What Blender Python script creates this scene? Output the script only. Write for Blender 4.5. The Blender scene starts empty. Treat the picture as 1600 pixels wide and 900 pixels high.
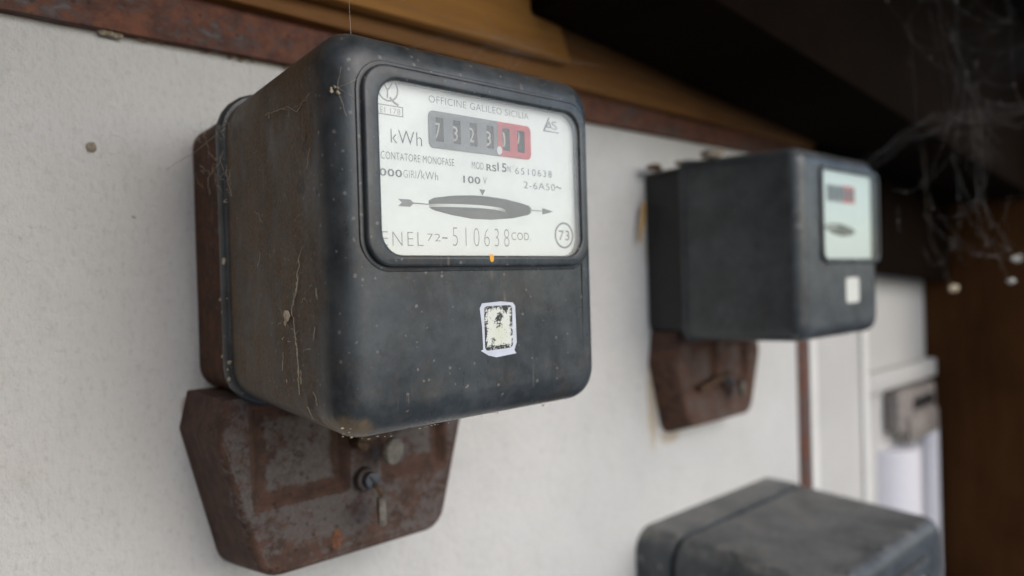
import bpy, bmesh, math, random
from mathutils import Vector, Matrix, noise
random.seed(7)
S = bpy.context.scene
COL = S.collection
R = math.radians

# ------------------------------------------------------------------ camera, sky, sun, exposure
cam = bpy.data.cameras.new('camera'); co = bpy.data.objects.new('camera', cam); COL.objects.link(co)
cam.sensor_width = 36; cam.lens = 1088.996 / 1600 * 36
cam.clip_start = 0.01; cam.clip_end = 400
cr = Vector((0.75363503, -0.65664634, -0.02915174)); cu = Vector((0.02781868, -0.01244668, 0.99953549))
cw = Vector((0.65670417, 0.75409592, -0.00888678)); cc = Vector((-0.17533639, -0.37916477, -0.01810366))
M = Matrix(((cr.x, cu.x, -cw.x, cc.x), (cr.y, cu.y, -cw.y, cc.y), (cr.z, cu.z, -cw.z, cc.z), (0, 0, 0, 1)))
co.matrix_world = M
cam.dof.use_dof = True; cam.dof.focus_distance = 0.268; cam.dof.aperture_fstop = 4.4; cam.dof.aperture_blades = 7
S.camera = co

SUN_AZ, SUN_EL = 170.0, 34.0          # compass from +Y, clockwise: light from front right
w = bpy.data.worlds.new('World'); S.world = w; w.use_nodes = True
nt = w.node_tree; bg = nt.nodes['Background']
sky = nt.nodes.new('ShaderNodeTexSky'); sky.sky_type = 'NISHITA'; sky.sun_disc = False
sky.sun_elevation = R(SUN_EL); sky.sun_rotation = R(SUN_AZ); sky.dust_density = 1.3; sky.air_density = 1.0; sky.ozone_density = 1.0
nt.links.new(sky.outputs[0], bg.inputs[0]); bg.inputs[1].default_value = 0.15
sl = bpy.data.lights.new('sun', 'SUN'); so = bpy.data.objects.new('sun', sl); COL.objects.link(so)
sl.energy = 0.9; sl.angle = R(60); sl.color = (1.0, 0.96, 0.91)
sd = Vector((math.sin(R(SUN_AZ)) * math.cos(R(SUN_EL)), math.cos(R(SUN_AZ)) * math.cos(R(SUN_EL)), math.sin(R(SUN_EL))))
so.rotation_euler = sd.to_track_quat('Z', 'Y').to_euler()
S.view_settings.view_transform = 'Standard'; S.view_settings.look = 'None'; S.view_settings.gamma = 1
S.view_settings.use_curve_mapping = False
S.view_settings.exposure = 0.55
S.cycles.max_bounces = 10; S.cycles.transparent_max_bounces = 12
S.cycles.use_denoising = True

# ------------------------------------------------------------------ helpers
def link(o, parent=None):
    COL.objects.link(o)
    if parent is not None: o.parent = parent
    return o

def tag(o, label=None, cat=None, group=None, kind=None):
    if label: o['label'] = label
    if cat: o['category'] = cat
    if group: o['group'] = group
    if kind: o['kind'] = kind
    return o

def empty(name, loc, label, cat, group=None):
    o = bpy.data.objects.new(name, None); o.location = loc; o.empty_display_size = 0.02
    link(o); return tag(o, label, cat, group)

def sharpen(bm, ang=40):
    a = R(ang)
    for e in bm.edges:
        if len(e.link_faces) == 2: e.smooth = e.calc_face_angle(3.2) < a
        else: e.smooth = False
    for f in bm.faces: f.smooth = True

def build(name, bm, m, parent=None, ang=40, recalc=True):
    if recalc: bmesh.ops.recalc_face_normals(bm, faces=bm.faces[:])
    sharpen(bm, ang)
    me = bpy.data.meshes.new(name); bm.to_mesh(me); bm.free()
    for mm in (m if isinstance(m, (list, tuple)) else [m]): me.materials.append(mm)
    return link(bpy.data.objects.new(name, me), parent)

def poly_round(pts, radii, n=6):
    out = []
    N = len(pts)
    for i in range(N):
        p = Vector(pts[i]); a = Vector(pts[i - 1]); b = Vector(pts[(i + 1) % N])
        r = radii[i] if isinstance(radii, (list, tuple)) else radii
        da = (a - p).normalized(); db = (b - p).normalized()
        th = math.acos(max(-1, min(1, da.dot(db))))
        t = r / math.tan(th / 2)
        c = p + (da + db).normalized() * (r / math.sin(th / 2))
        s0 = p + da * t - c; s1 = p + db * t - c
        tot = math.atan2(s0.x * s1.y - s0.y * s1.x, s0.dot(s1))
        for k in range(n + 1):
            q = k / n * tot; cq, sq = math.cos(q), math.sin(q)
            out.append((c.x + s0.x * cq - s0.y * sq, c.y + s0.x * sq + s0.y * cq))
    return out

def rrect(x0, x1, z0, z1, r, n=6):
    return poly_round([(x0, z0), (x1, z0), (x1, z1), (x0, z1)], r, n)

def circ(cx, cz, rx, rz=None, n=32):
    rz = rz or rx
    return [(cx + rx * math.cos(2 * math.pi * k / n), cz + rz * math.sin(2 * math.pi * k / n)) for k in range(n)]

def loft(bm, rings, cap0=True, cap1=True):
    """rings: list of (list of (x,z), y)"""
    vs = [[bm.verts.new((x, y, z)) for x, z in ring] for ring, y in rings]
    n = len(vs[0])
    for a, b in zip(vs, vs[1:]):
        for k in range(n):
            bm.faces.new((a[k], a[(k + 1) % n], b[(k + 1) % n], b[k]))
    if cap0: bm.faces.new(vs[0])
    if cap1: bm.faces.new(vs[-1])
    return vs

def curve_mesh(splines, extrude=0.0, bevel=0.0, offset=0.0, res=2):
    cu_ = bpy.data.curves.new('tmp', 'CURVE'); cu_.dimensions = '2D'; cu_.fill_mode = 'BOTH'
    for pts in splines:
        sp = cu_.splines.new('POLY'); sp.points.add(len(pts) - 1); sp.use_cyclic_u = True
        for i, (x, z) in enumerate(pts): sp.points[i].co = (x * 100, z * 100, 0, 1)
    cu_.extrude = extrude * 100; cu_.bevel_depth = bevel * 100; cu_.bevel_resolution = res; cu_.offset = offset * 100
    return to_mesh(cu_, 0.01)

def to_mesh(cu_, sc=1.0):
    ob = bpy.data.objects.new('tmp', cu_); COL.objects.link(ob)
    dg = bpy.context.evaluated_depsgraph_get(); dg.update()
    me = bpy.data.meshes.new_from_object(ob.evaluated_get(dg))
    bpy.data.objects.remove(ob); bpy.data.curves.remove(cu_)
    me.materials.clear()
    me.transform(Matrix.Scale(sc, 4))
    return me

def plate_bm(splines, y_front, thick, bevel=0.0, res=2, bm=None):
    """flat plate facing -y with outline and holes; front at y_front"""
    me = curve_mesh(splines, max(thick / 2 - bevel, 0), bevel, -bevel, res)
    # local z -> -y
    me.transform(Matrix(((1, 0, 0, 0), (0, 0, -1, y_front + thick / 2), (0, 1, 0, 0), (0, 0, 0, 1))))
    b = bm or bmesh.new()
    b.from_mesh(me); bpy.data.meshes.remove(me)
    bmesh.ops.remove_doubles(b, verts=b.verts[:], dist=1e-6)
    return b

def plate(name, splines, y_front, thick, m, parent=None, bevel=0.0, res=2, ang=40):
    return build(name, plate_bm(splines, y_front, thick, bevel, res), m, parent, ang)

def lettering(s, x0, x1, z0, z1, y, m, parent, name='lettering', bold=0.0, space=1.0):
    cu_ = bpy.data.curves.new('t', 'FONT'); cu_.body = s; cu_.size = 1; cu_.resolution_u = 4
    cu_.offset = bold; cu_.space_character = space
    me = to_mesh(cu_)
    xs = [v.co.x for v in me.vertices]; ys = [v.co.y for v in me.vertices]
    bx0, bx1, by0, by1 = min(xs), max(xs), min(ys), max(ys)
    sx = (x1 - x0) / (bx1 - bx0); sz = (z1 - z0) / max(by1 - by0, 1e-6)
    for v in me.vertices:
        v.co = Vector((x0 + (v.co.x - bx0) * sx, y, z0 + (v.co.y - by0) * sz))
    me.materials.append(m)
    o = bpy.data.objects.new(name, me); me.name = name
    return link(o, parent)

def box_bm(x0, x1, y0, y1, z0, z1, bevel=0.0, bm=None, seg=2):
    b = bm or bmesh.new()
    r = bmesh.ops.create_cube(b, size=1)
    vs = r['verts']
    for v in vs:
        v.co = Vector((x0 if v.co.x < 0 else x1, y0 if v.co.y < 0 else y1, z0 if v.co.z < 0 else z1))
    if bevel:
        es = list({e for v in vs for e in v.link_edges})
        bmesh.ops.bevel(b, geom=es, offset=bevel, segments=seg, affect='EDGES', profile=0.5)
    return b

def tube(bm, pts, r, n=5, caps=True):
    """tube along pts; r float or list"""
    pts = [Vector(p) for p in pts]; rings = []
    up = Vector((0.13, 0.31, 0.94)).normalized()
    for i, p in enumerate(pts):
        d = (pts[min(i + 1, len(pts) - 1)] - pts[max(i - 1, 0)]).normalized()
        a = d.cross(up)
        if a.length < 1e-3: a = d.cross(Vector((1, 0, 0)))
        a.normalize(); b = d.cross(a)
        rr = r[i] if isinstance(r, (list, tuple)) else r
        rings.append([bm.verts.new(p + (a * math.cos(2 * math.pi * k / n) + b * math.sin(2 * math.pi * k / n)) * rr) for k in range(n)])
    for A, B in zip(rings, rings[1:]):
        for k in range(n): bm.faces.new((A[k], A[(k + 1) % n], B[(k + 1) % n], B[k]))
    if caps: bm.faces.new(rings[0]); bm.faces.new(rings[-1])

def lump(bm, c, r, sub=1, rough=0.35, squash=(1, 1, 1), seed=0):
    res = bmesh.ops.create_icosphere(bm, subdivisions=sub, radius=1)
    for v in res['verts']:
        k = 1 + rough * noise.noise(v.co * 1.7 + Vector((seed * 3.1, seed * 1.7, seed)))
        v.co = Vector(c) + Vector((v.co.x * r * squash[0] * k, v.co.y * r * squash[1] * k, v.co.z * r * squash[2] * k))

# ------------------------------------------------------------------ materials
class NT:
    def __init__(s, name):
        s.m = bpy.data.materials.new(name); s.m.use_nodes = True; s.t = s.m.node_tree
        s.p = s.t.nodes['Principled BSDF']; s.out = s.t.nodes['Material Output']
        s.tc = s.t.nodes.new('ShaderNodeTexCoord').outputs['Object']
    def n(s, typ, **kw):
        x = s.t.nodes.new(typ)
        for k, v in kw.items(): setattr(x, k, v)
        return x
    def L(s, a, b): s.t.links.new(a, b)
    def set(s, sock, v):
        if hasattr(v, 'is_output') or isinstance(v, bpy.types.NodeSocket): s.L(v, sock)
        else: sock.default_value = v
    def noise(s, scale, detail=4, rough=0.6, dist=0.0, stretch=None, off=(0, 0, 0)):
        v = s.tc
        if stretch or off != (0, 0, 0):
            mp = s.n('ShaderNodeMapping'); mp.inputs['Scale'].default_value = stretch or (1, 1, 1)
            mp.inputs['Location'].default_value = off; s.L(v, mp.inputs['Vector']); v = mp.outputs[0]
        x = s.n('ShaderNodeTexNoise'); s.L(v, x.inputs['Vector'])
        x.inputs['Scale'].default_value = scale; x.inputs['Detail'].default_value = detail
        x.inputs['Roughness'].default_value = rough; x.inputs['Distortion'].default_value = dist
        return x.outputs['Fac']
    def ramp(s, fac, lo, hi, a=0.0, b=1.0):
        x = s.n('ShaderNodeMapRange'); x.interpolation_type = 'SMOOTHSTEP'
        s.set(x.inputs['Value'], fac); x.inputs['From Min'].default_value = lo; x.inputs['From Max'].default_value = hi
        x.inputs['To Min'].default_value = a; x.inputs['To Max'].default_value = b
        return x.outputs[0]
    def math(s, op, a, b=0.5, c=None):
        x = s.n('ShaderNodeMath', operation=op); s.set(x.inputs[0], a); s.set(x.inputs[1], b)
        if c is not None: s.set(x.inputs[2], c)
        return x.outputs[0]
    def mix(s, fac, a, b):
        x = s.n('ShaderNodeMix', data_type='RGBA')
        s.set(x.inputs[0], fac)
        s.set(x.inputs[6], a if not isinstance(a, tuple) else (*a, 1)); s.set(x.inputs[7], b if not isinstance(b, tuple) else (*b, 1))
        return x.outputs[2]
    def axis(s, i):
        x = s.n('ShaderNodeSeparateXYZ'); s.L(s.tc, x.inputs[0]); return x.outputs[i]
    def attr(s, name):
        x = s.n('ShaderNodeAttribute', attribute_name=name); return x.outputs['Fac']
    def specks(s, scale, thr, soft=0.02, off=(0, 0, 0), stretch=None):
        """random small dots: voronoi distance under a per-cell random size"""
        mp = s.n('ShaderNodeMapping'); mp.inputs['Location'].default_value = off
        mp.inputs['Scale'].default_value = stretch or (1, 1, 1); s.L(s.tc, mp.inputs['Vector'])
        nz = s.n('ShaderNodeTexNoise'); nz.inputs['Scale'].default_value = scale * 3.5; nz.inputs['Detail'].default_value = 2; s.L(mp.outputs[0], nz.inputs['Vector'])
        ad = s.n('ShaderNodeVectorMath', operation='MULTIPLY_ADD'); s.L(nz.outputs['Color'], ad.inputs[0])
        ad.inputs[1].default_value = (.45 / scale,) * 3; s.L(mp.outputs[0], ad.inputs[2])
        x = s.n('ShaderNodeTexVoronoi'); x.inputs['Scale'].default_value = scale; s.L(ad.outputs[0], x.inputs['Vector'])
        sep = s.n('ShaderNodeSeparateColor'); s.L(x.outputs['Color'], sep.inputs[0])
        size = s.math('MULTIPLY', s.math('POWER', sep.outputs[0], 5.0), thr)
        d = s.math('SUBTRACT', size, x.outputs['Distance'])
        return s.ramp(d, 0, soft)
    def bump(s, h, strength=0.3, dist=0.0005):
        x = s.n('ShaderNodeBump'); x.inputs['Strength'].default_value = strength; x.inputs['Distance'].default_value = dist
        s.L(h, x.inputs['Height']); s.L(x.outputs[0], s.p.inputs['Normal'])
    def done(s, col, rough=0.5, spec=0.5, metal=0.0):
        s.set(s.p.inputs['Base Color'], col if not isinstance(col, tuple) else (*col, 1))
        s.set(s.p.inputs['Roughness'], rough); s.set(s.p.inputs['Metallic'], metal)
        s.set(s.p.inputs['Specular IOR Level'], spec)
        return s.m

def flat(name, col, rough=0.5, var=0.15, scale=200, metal=0.0, spec=0.5):
    t = NT(name); f = t.noise(scale, 4)
    d = tuple(c * (1 - var) for c in col); h = tuple(min(1, c * (1 + var)) for c in col)
    return t.done(t.mix(t.ramp(f, .3, .7), d, h), rough, spec, metal)

def m_bakelite(name, dust_x=None, dust=(0.150, 0.094, 0.046), amount=0.95, top_dust=0.3, patchy=.20, dust_y=None, spots=0.0):
    t = NT(name)
    n1 = t.noise(35, 6, .65); n2 = t.noise(160, 5, .7, stretch=(1, 1, .35)); n3 = t.noise(900, 3, .6)
    base = t.mix(t.ramp(n1, .35, .7), (0.015, 0.0195, 0.0235), (0.034, 0.044, 0.051))
    bloom = t.math('MULTIPLY', t.ramp(t.math('ADD', t.math('MULTIPLY', t.noise(26, 6, .7, off=(1, 8, 3)), .7), t.math('MULTIPLY', t.noise(150, 5, .75, off=(5, 8, 3)), .35)), .42, .68), .62)
    base = t.mix(bloom, base, (0.072, 0.083, 0.090))
    x = t.axis(0); z = t.axis(2)
    # dirt film: settled on the left flank, feathered with noise
    if dust_x is not None:
        edge = t.math('ADD', x, t.math('MULTIPLY', t.math('SUBTRACT', n1, .5), .012))
        side = t.ramp(edge, dust_x[0], dust_x[1], 1, 0)
        if dust_y: 
            yy = t.math('ADD', t.axis(1), t.math('MULTIPLY', t.math('SUBTRACT', n1, .5), .03))
            yy = t.math('ADD', yy, t.math('MULTIPLY', t.math('SUBTRACT', n2, .5), .016))
            side = t.math('MULTIPLY', side, t.ramp(yy, dust_y[0], dust_y[1], .05, 1))
    else: side = 0.0
    film = t.math('MULTIPLY', side, t.ramp(t.math('ADD', t.math('MULTIPLY', n1, .6), t.math('MULTIPLY', n2, .55)), .36, .74, .28, 1.0))
    film = t.math('MULTIPLY', film, amount)
    # thin patchy film all over, dust on faces looking up
    g = t.n('ShaderNodeNewGeometry'); sp = t.n('ShaderNodeSeparateXYZ'); t.L(g.outputs['Normal'], sp.inputs[0])
    up = t.math('MULTIPLY', t.ramp(sp.outputs[2], .25, .95), t.ramp(t.math('ADD', t.math('MULTIPLY', n2, .5), t.math('MULTIPLY', n1, .5)), .40, .60, .18, 1))
    film = t.math('MAXIMUM', film, t.math('MULTIPLY', up, top_dust))
    patch = t.math('MULTIPLY', t.ramp(t.noise(60, 7, .75, off=(3, 1, 2)), .48, .75), patchy)
    film = t.math('MAXIMUM', film, patch)
    gn = t.ramp(t.noise(650, 4, .75, off=(6, 2, 8)), .3, .7)
    dcol = t.mix(gn, tuple(v * .62 for v in dust), tuple(v * 1.3 for v in dust))
    col = t.mix(film, base, dcol)
    if dust_y:   # dirt caught on the lower front corner
        def near(ax, c_, r_): return t.math('POWER', t.math('DIVIDE', t.math('SUBTRACT', t.axis(ax), c_), r_), 2.0)
        dd = t.math('SQRT', t.math('ADD', near(0, -.062, .016), t.math('ADD', near(1, -.152, .022), near(2, -.0700, .0075))))
        dd = t.math('ADD', dd, t.math('MULTIPLY', t.math('SUBTRACT', n2, .5), 1.6))
        col = t.mix(t.ramp(dd, .35, 1.05, .75, 0), col, (0.22, 0.16, 0.095))
    if spots:
        col = t.mix(t.math('MULTIPLY', t.specks(75, .30, .1, off=(.1, .9, .4)), spots), col, (0.26, 0.25, 0.23))
    sc = t.specks(420, .34, .08); sc2 = t.specks(110, .11, .03, off=(.3, .2, .7))
    col = t.mix(t.math('MULTIPLY', sc, .35), col, (0.30, 0.28, 0.25))
    col = t.mix(t.math('MULTIPLY', sc2, .32), col, (0.36, 0.33, 0.28))
    # fine scratches
    scr = t.ramp(t.noise(420, 2, .5, stretch=(.9, .9, .06), off=(1, 5, 2)), .70, .76)
    col = t.mix(t.math('MULTIPLY', scr, .30), col, (0.25, 0.21, 0.16))
    blot = t.specks(55, .34, .1, off=(.77, .1, .4))
    col = t.mix(t.math('MULTIPLY', blot, .5), col, (0.010, 0.012, 0.014))
    rough = t.math('ADD', t.math('ADD', t.ramp(n2, .25, .75, .22, .33), t.ramp(t.noise(28, 6, .7, off=(2, 9, 4)), .35, .7, 0, .18)), t.math('MULTIPLY', film, .35))
    lowf = t.noise(22, 3, .5, off=(4, 7, 7))
    t.bump(t.math('ADD', t.math('MULTIPLY', lowf, 5.0), t.math('ADD', t.math('MULTIPLY', n3, .3), t.math('ADD', n2, t.math('MULTIPLY', sc2, 1.5)))), .28, .0004)
    return t.done(col, rough, .5)

def m_rust(name, paint=(0.100, 0.083, 0.076), rust=(0.100, 0.052, 0.036), dark=(0.054, 0.031, 0.023), bias=0.02, use_attr=True, stretch=None):
    t = NT(name)
    a = t.noise(45, 6, .7, stretch=stretch); b = t.noise(300, 6, .75, stretch=stretch); c = t.noise(900, 4, .7)
    mask = t.math('ADD', t.math('MULTIPLY', a, .55), t.math('MULTIPLY', b, .6))
    if use_attr: mask = t.math('ADD', mask, t.math('MULTIPLY', t.attr('rust'), .22))
    mask = t.ramp(t.math('ADD', mask, bias), .56, .70)
    rc = t.mix(t.ramp(t.noise(120, 5, .7, off=(2, 4, 6)), .35, .65), dark, rust)
    rc = t.mix(t.math('MULTIPLY', t.ramp(t.noise(70, 5, .7, off=(7, 4, 1)), .60, .78), .6), rc, (0.20, 0.085, 0.035))
    pc = t.mix(t.ramp(c, .35, .65), tuple(v * .8 for v in paint), tuple(v * 1.2 for v in paint))
    col = t.mix(mask, pc, rc)
    pits = t.specks(320, .45, .1)
    col = t.mix(t.math('MULTIPLY', pits, .75), col, (0.03, 0.016, 0.012))
    film = t.ramp(t.noise(90, 5, .7, off=(9, 9, 1)), .55, .8, 0, .3)
    col = t.mix(film, col, (0.10, 0.075, 0.055))
    t.bump(t.math('ADD', t.math('MULTIPLY', mask, .6), t.math('MULTIPLY', b, 1.0)), .45, .0006)
    return t.done(col, t.ramp(mask, 0, 1, .5, .85), .4)

def m_wall(name, col=(0.60, 0.595, 0.575)):
    t = NT(name)
    big = t.noise(6, 4, .6); fine = t.noise(420, 5, .7); mid = t.noise(70, 5, .65, stretch=(1, 1, .6))
    c = t.mix(t.ramp(big, .3, .7), tuple(v * .93 for v in col), tuple(min(1, v * 1.05) for v in col))
    c = t.mix(t.math('MULTIPLY', t.ramp(mid, .52, .78), .16), c, (0.40, 0.38, 0.35))
    sp = t.specks(110, .20, .05, stretch=(1, 1, 1.6)); sp2 = t.specks(40, .07, .015, off=(.2, .6, .1))
    c = t.mix(t.math('MULTIPLY', sp, .30), c, (0.22, 0.20, 0.18))
    c = t.mix(t.math('MULTIPLY', sp2, .6), c, (0.16, 0.12, 0.09))
    t.bump(t.math('ADD', t.math('MULTIPLY', fine, .5), mid), .38, .0008)
    return t.done(c, .75, .25)

def m_wall_stained(name):
    """white painted panel: rust bleeding from the terminal covers' edges"""
    t = NT(name); col = (0.62, 0.615, 0.60)
    big = t.noise(5, 4, .6); fine = t.noise(420, 5, .7); mid = t.noise(60, 6, .7, stretch=(1, 1, .55))
    c = t.mix(t.ramp(big, .3, .7), tuple(v * .93 for v in col), tuple(min(1, v * 1.04) for v in col))
    c = t.mix(t.math('MULTIPLY', t.ramp(mid, .50, .78), .20), c, (0.36, 0.34, 0.31))
    fl = t.noise(260, 4, .7, stretch=(1, 1, .5), off=(4, 2, 1))
    c = t.mix(t.math('MULTIPLY', t.ramp(fl, .64, .76), .28), c, (0.22, 0.21, 0.19))
    sp2 = t.specks(42, .075, .015, off=(.2, .6, .1))
    c = t.mix(t.math('MULTIPLY', sp2, .7), c, (0.15, 0.11, 0.08))
    x = t.axis(0); z = t.axis(2); wob = t.noise(120, 4, .7)
    def blob(cx, cz, rx, rz, k, colr, c):
        dx = t.math('DIVIDE', t.math('SUBTRACT', x, cx), rx); dz = t.math('DIVIDE', t.math('SUBTRACT', z, cz), rz)
        d = t.math('SQRT', t.math('ADD', t.math('MULTIPLY', dx, dx), t.math('MULTIPLY', dz, dz)))
        d = t.math('ADD', d, t.math('MULTIPLY', t.math('SUBTRACT', wob, .5), .9))
        return t.mix(t.ramp(d, .55, 1.15, k, 0), c, colr)
    c = blob(-.0690, -.0775, .0022, .006, .5, (0.22, 0.10, 0.03), c)
    c = blob(.313, -.125, .008, .045, .5, (0.42, 0.30, 0.12), c)
    c = blob(.337, -.160, .016, .008, .45, (0.40, 0.27, 0.10), c)
    c = blob(.309, .030, .006, .040, .25, (0.35, 0.25, 0.12), c)
    gr = t.noise(330, 4, .75, stretch=(1, 1, .6), off=(3, 3, 3)); st_ = t.noise(130, 5, .7, off=(8, 1, 5))
    c = t.mix(t.math('MULTIPLY', t.ramp(gr,   .50, .72), .32), c, (0.33, 0.32, 0.30))
    c = t.mix(t.math('MULTIPLY', t.ramp(t.noise(14, 6, .7, off=(5, 5, 1)), .52, .75), .16), c, (0.42, 0.40, 0.35))
    t.bump(t.math('ADD', t.math('MULTIPLY', fine, .5), t.math('ADD', st_, t.math('MULTIPLY', gr, .9))), 1.0, .0012)
    return t.done(c, .75, .25)

def m_wood(name, a, b, rough=.7, scale=1.0, axis=0):
    t = NT(name)
    st = [1, 1, 1]; st[axis] = .07
    g = t.noise(60 * scale, 7, .7, dist=.6, stretch=tuple(st)); f = t.noise(300 * scale, 5, .7, stretch=tuple(st)); k = t.noise(9 * scale, 3, .5)
    c = t.mix(t.ramp(g, .3, .7), a, b)
    c = t.mix(t.math('MULTIPLY', t.ramp(k, .45, .75), .5), c, tuple(v * .5 for v in a))
    c = t.mix(t.math('MULTIPLY', t.ramp(f, .55, .75), .35), c, tuple(v * .35 for v in a))
    t.bump(t.math('ADD', g, f), .4, .001)
    return t.done(c, rough, .3 if rough < .8 else .06)

MB_BODY = m_bakelite('bakelite_grimy', (-.0640, -.0560), dust_y=(-.156, -.138))
MB_CLEAN = m_bakelite('bakelite_bezel', None, top_dust=.45)
MB_DARK = m_bakelite('bakelite_dark', (-.071, -.060), dust=(0.125, 0.12, 0.108), amount=.30, top_dust=.7, patchy=.42, spots=.5)
MB_GREY = m_bakelite('bakelite_dusty_top', (-.085, -.070), dust=(0.20, 0.19, 0.17), amount=.1, top_dust=.66, patchy=.05, spots=.5)
M_COVER = m_rust('rusted_terminal_steel')
M_COVER2 = m_rust('rusted_brown_steel', paint=(0.10, 0.068, 0.054), rust=(0.125, 0.058, 0.036), dark=(0.06, 0.034, 0.026), bias=.05)
M_BASE = m_rust('rusty_base_steel', bias=.16, rust=(0.13, 0.05, 0.022), dark=(0.06, 0.03, 0.02), use_attr=False)
M_BASE2 = m_rust('dark_base_steel', paint=(0.022, 0.022, 0.022), bias=-.06, dark=(0.025, 0.018, 0.014), use_attr=False)
M_STRIP = m_rust('rust_strip_steel', paint=(0.070, 0.052, 0.050), rust=(0.168, 0.066, 0.038), dark=(0.078, 0.034, 0.025), bias=.09, use_attr=False, stretch=(.5, 1, 1))
M_WALL = m_wall_stained('white_wall_paint'); M_FAR = m_wall('far_wall_paint', (0.50, 0.49, 0.47)); M_TRIM = m_wall('trim_paint', (0.66, 0.65, 0.62))
M_OCHRE = m_wood('ochre_timber', (0.21, 0.092, 0.018), (0.32, 0.15, 0.034))
M_BROWN = m_wood('brown_timber', (0.15, 0.064, 0.016), (0.23, 0.105, 0.028))
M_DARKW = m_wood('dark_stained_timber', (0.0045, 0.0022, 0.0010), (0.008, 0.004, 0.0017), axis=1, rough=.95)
M_DARKV = m_wood('dark_door_timber', (0.058, 0.023, 0.0075), (0.082, 0.034, 0.012), axis=2, rough=.9)
M_INK = flat('print_ink', (0.085, 0.088, 0.095), .7)
M_INKF = flat('faded_print_ink', (0.22, 0.22, 0.225), .7)
M_DIAL = flat('white_dial_enamel', (0.88, 0.89, 0.88), .45, .02)
M_DIAL2 = flat('pale_green_dial', (0.62, 0.70, 0.68), .5, .03)
M_REGG = flat('grey_register_paint', (0.16, 0.165, 0.18), .55)
M_REGR = flat('red_register_paint', (0.52, 0.035, 0.045), .55)
M_BLACK = flat('matt_black', (0.012, 0.012, 0.012), .6)
M_HOLE = flat('dark_grey_inside', (0.045, 0.047, 0.05), .7)
M_DIGIT = flat('ivory_digit', (0.50, 0.48, 0.42), .6)
M_ALU = flat('aluminium_disc', (0.78, 0.78, 0.76), .35, .05, metal=1.0)
M_RIMW = flat('bright_disc_rim', (0.82, 0.82, 0.80), .4, .04)
M_WHITE = flat('white_paint', (0.8, 0.8, 0.8), .5, .04)
M_STICK = flat('sticker_border', (0.57, 0.60, 0.67), .55, .05)
M_ORANGE = flat('orange_paint', (0.75, 0.36, 0.03), .4, .1)
M_LEAD = flat('dull_lead', (0.19, 0.17, 0.14), .6, .3, 300)
M_LEADB = flat('blue_grey_screw', (0.07, 0.08, 0.10), .5, .3, 300)
M_RUSTY_SCREW = flat('rusty_screw', (0.10, 0.055, 0.026), .8, .4, 400)
M_WEB = flat('cobweb_silk', (0.55, 0.53, 0.48), .9, .1)
M_WEBD = flat('dusty_silk', (0.40, 0.34, 0.25), .95, .25)
M_WEBT = flat('grey_web', (0.24, 0.235, 0.225), .95, .2)
M_DUST = flat('dust_crumbs', (0.30, 0.25, 0.18), .95, .35, 600)
M_LEAF = flat('dry_leaf', (0.60, 0.50, 0.36), .9, .2, 500)
M_MUD = flat('dried_mud', (0.26, 0.22, 0.17), .95, .3, 500)
M_SPLINT = flat('raw_splinter', (0.50, 0.30, 0.10), .8, .2, 300)
M_JBOX = flat('grey_brown_box', (0.24, 0.21, 0.19), .7, .2, 60)
M_PIPE = flat('white_plastic_pipe', (0.72, 0.70, 0.74), .4, .04)
M_GROUND = flat('yard_gravel', (0.24, 0.24, 0.235), .95, .2, 8)

def m_sticker():
    t = NT('speckled_sticker_print')
    n = t.noise(1500, 3, .7); n2 = t.noise(500, 4, .7)
    x = t.axis(0); z = t.axis(2)
    # worn print: denser toward the rim, a dark figure in the middle
    dx = t.math('ABSOLUTE', t.math('DIVIDE', t.math('SUBTRACT', x, .0052), .0072)); dz = t.math('ABSOLUTE', t.math('DIVIDE', t.math('ADD', z, .0362), .0085))
    rim = t.ramp(t.math('MAXIMUM', dx, dz), .70, 1.0, 0, .17)
    def bl(cx, cz, r, k):
        a = t.math('SUBTRACT', x, cx); b = t.math('SUBTRACT', z, cz)
        return t.ramp(t.math('SQRT', t.math('ADD', t.math('MULTIPLY', a, a), t.math('MULTIPLY', b, b))), r * .4, r * 1.3, k, 0)
    fig = t.math('ADD', t.math('ADD', bl(.0058, -.0318, .0021, .15), bl(.0048, -.0345, .0024, .13)), t.math('ADD', bl(.0020, -.0415, .0016, .12), bl(.0090, -.0295, .0018, .12)))
    f = t.math('ADD', t.math('ADD', t.math('MULTIPLY', n, .6), t.math('MULTIPLY', n2, .4)), t.math('ADD', rim, fig))
    c = t.mix(t.ramp(f, .575, .625), (0.66, 0.68, 0.62), (0.03, 0.035, 0.035))
    gr = bl(.0055, -.0385, .0045, .55)
    c = t.mix(gr, c, t.mix(t.ramp(f, .56, .62), (0.62, 0.64, 0.48), (0.08, 0.09, 0.07)))
    return t.done(c, .5, .4)
M_STICKP = m_sticker()

def m_glass(name, dust, tint=(0.86, 0.88, 0.88)):
    """window pane: clear glass with a film of grey dust"""
    t = NT(name); nt_ = t.t
    tr = t.n('ShaderNodeBsdfTransparent'); tr.inputs[0].default_value = (0.96, 0.97, 0.96, 1)
    gl = t.n('ShaderNodeBsdfGlossy'); gl.inputs['Roughness'].default_value = .04
    fr = t.n('ShaderNodeLayerWeight'); fr.inputs['Blend'].default_value = .12
    df = t.n('ShaderNodeBsdfDiffuse'); df.inputs[0].default_value = (*tint, 1)
    a = t.n('ShaderNodeMixShader'); t.L(t.math('MULTIPLY', t.math('POWER', fr.outputs[1], 2.0), 1.0, ) if False else t.ramp(fr.outputs[1], 0, 1, .025, .5), a.inputs[0]); t.L(tr.outputs[0], a.inputs[1]); t.L(gl.outputs[0], a.inputs[2])
    b = t.n('ShaderNodeMixShader')
    n = t.noise(40, 5, .7); t.set(b.inputs[0], t.ramp(n, .3, .7, dust * .85, dust * 1.15))
    t.L(a.outputs[0], b.inputs[1]); t.L(df.outputs[0], b.inputs[2])
    t.L(b.outputs[0], t.out.inputs['Surface'])
    return t.m
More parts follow.
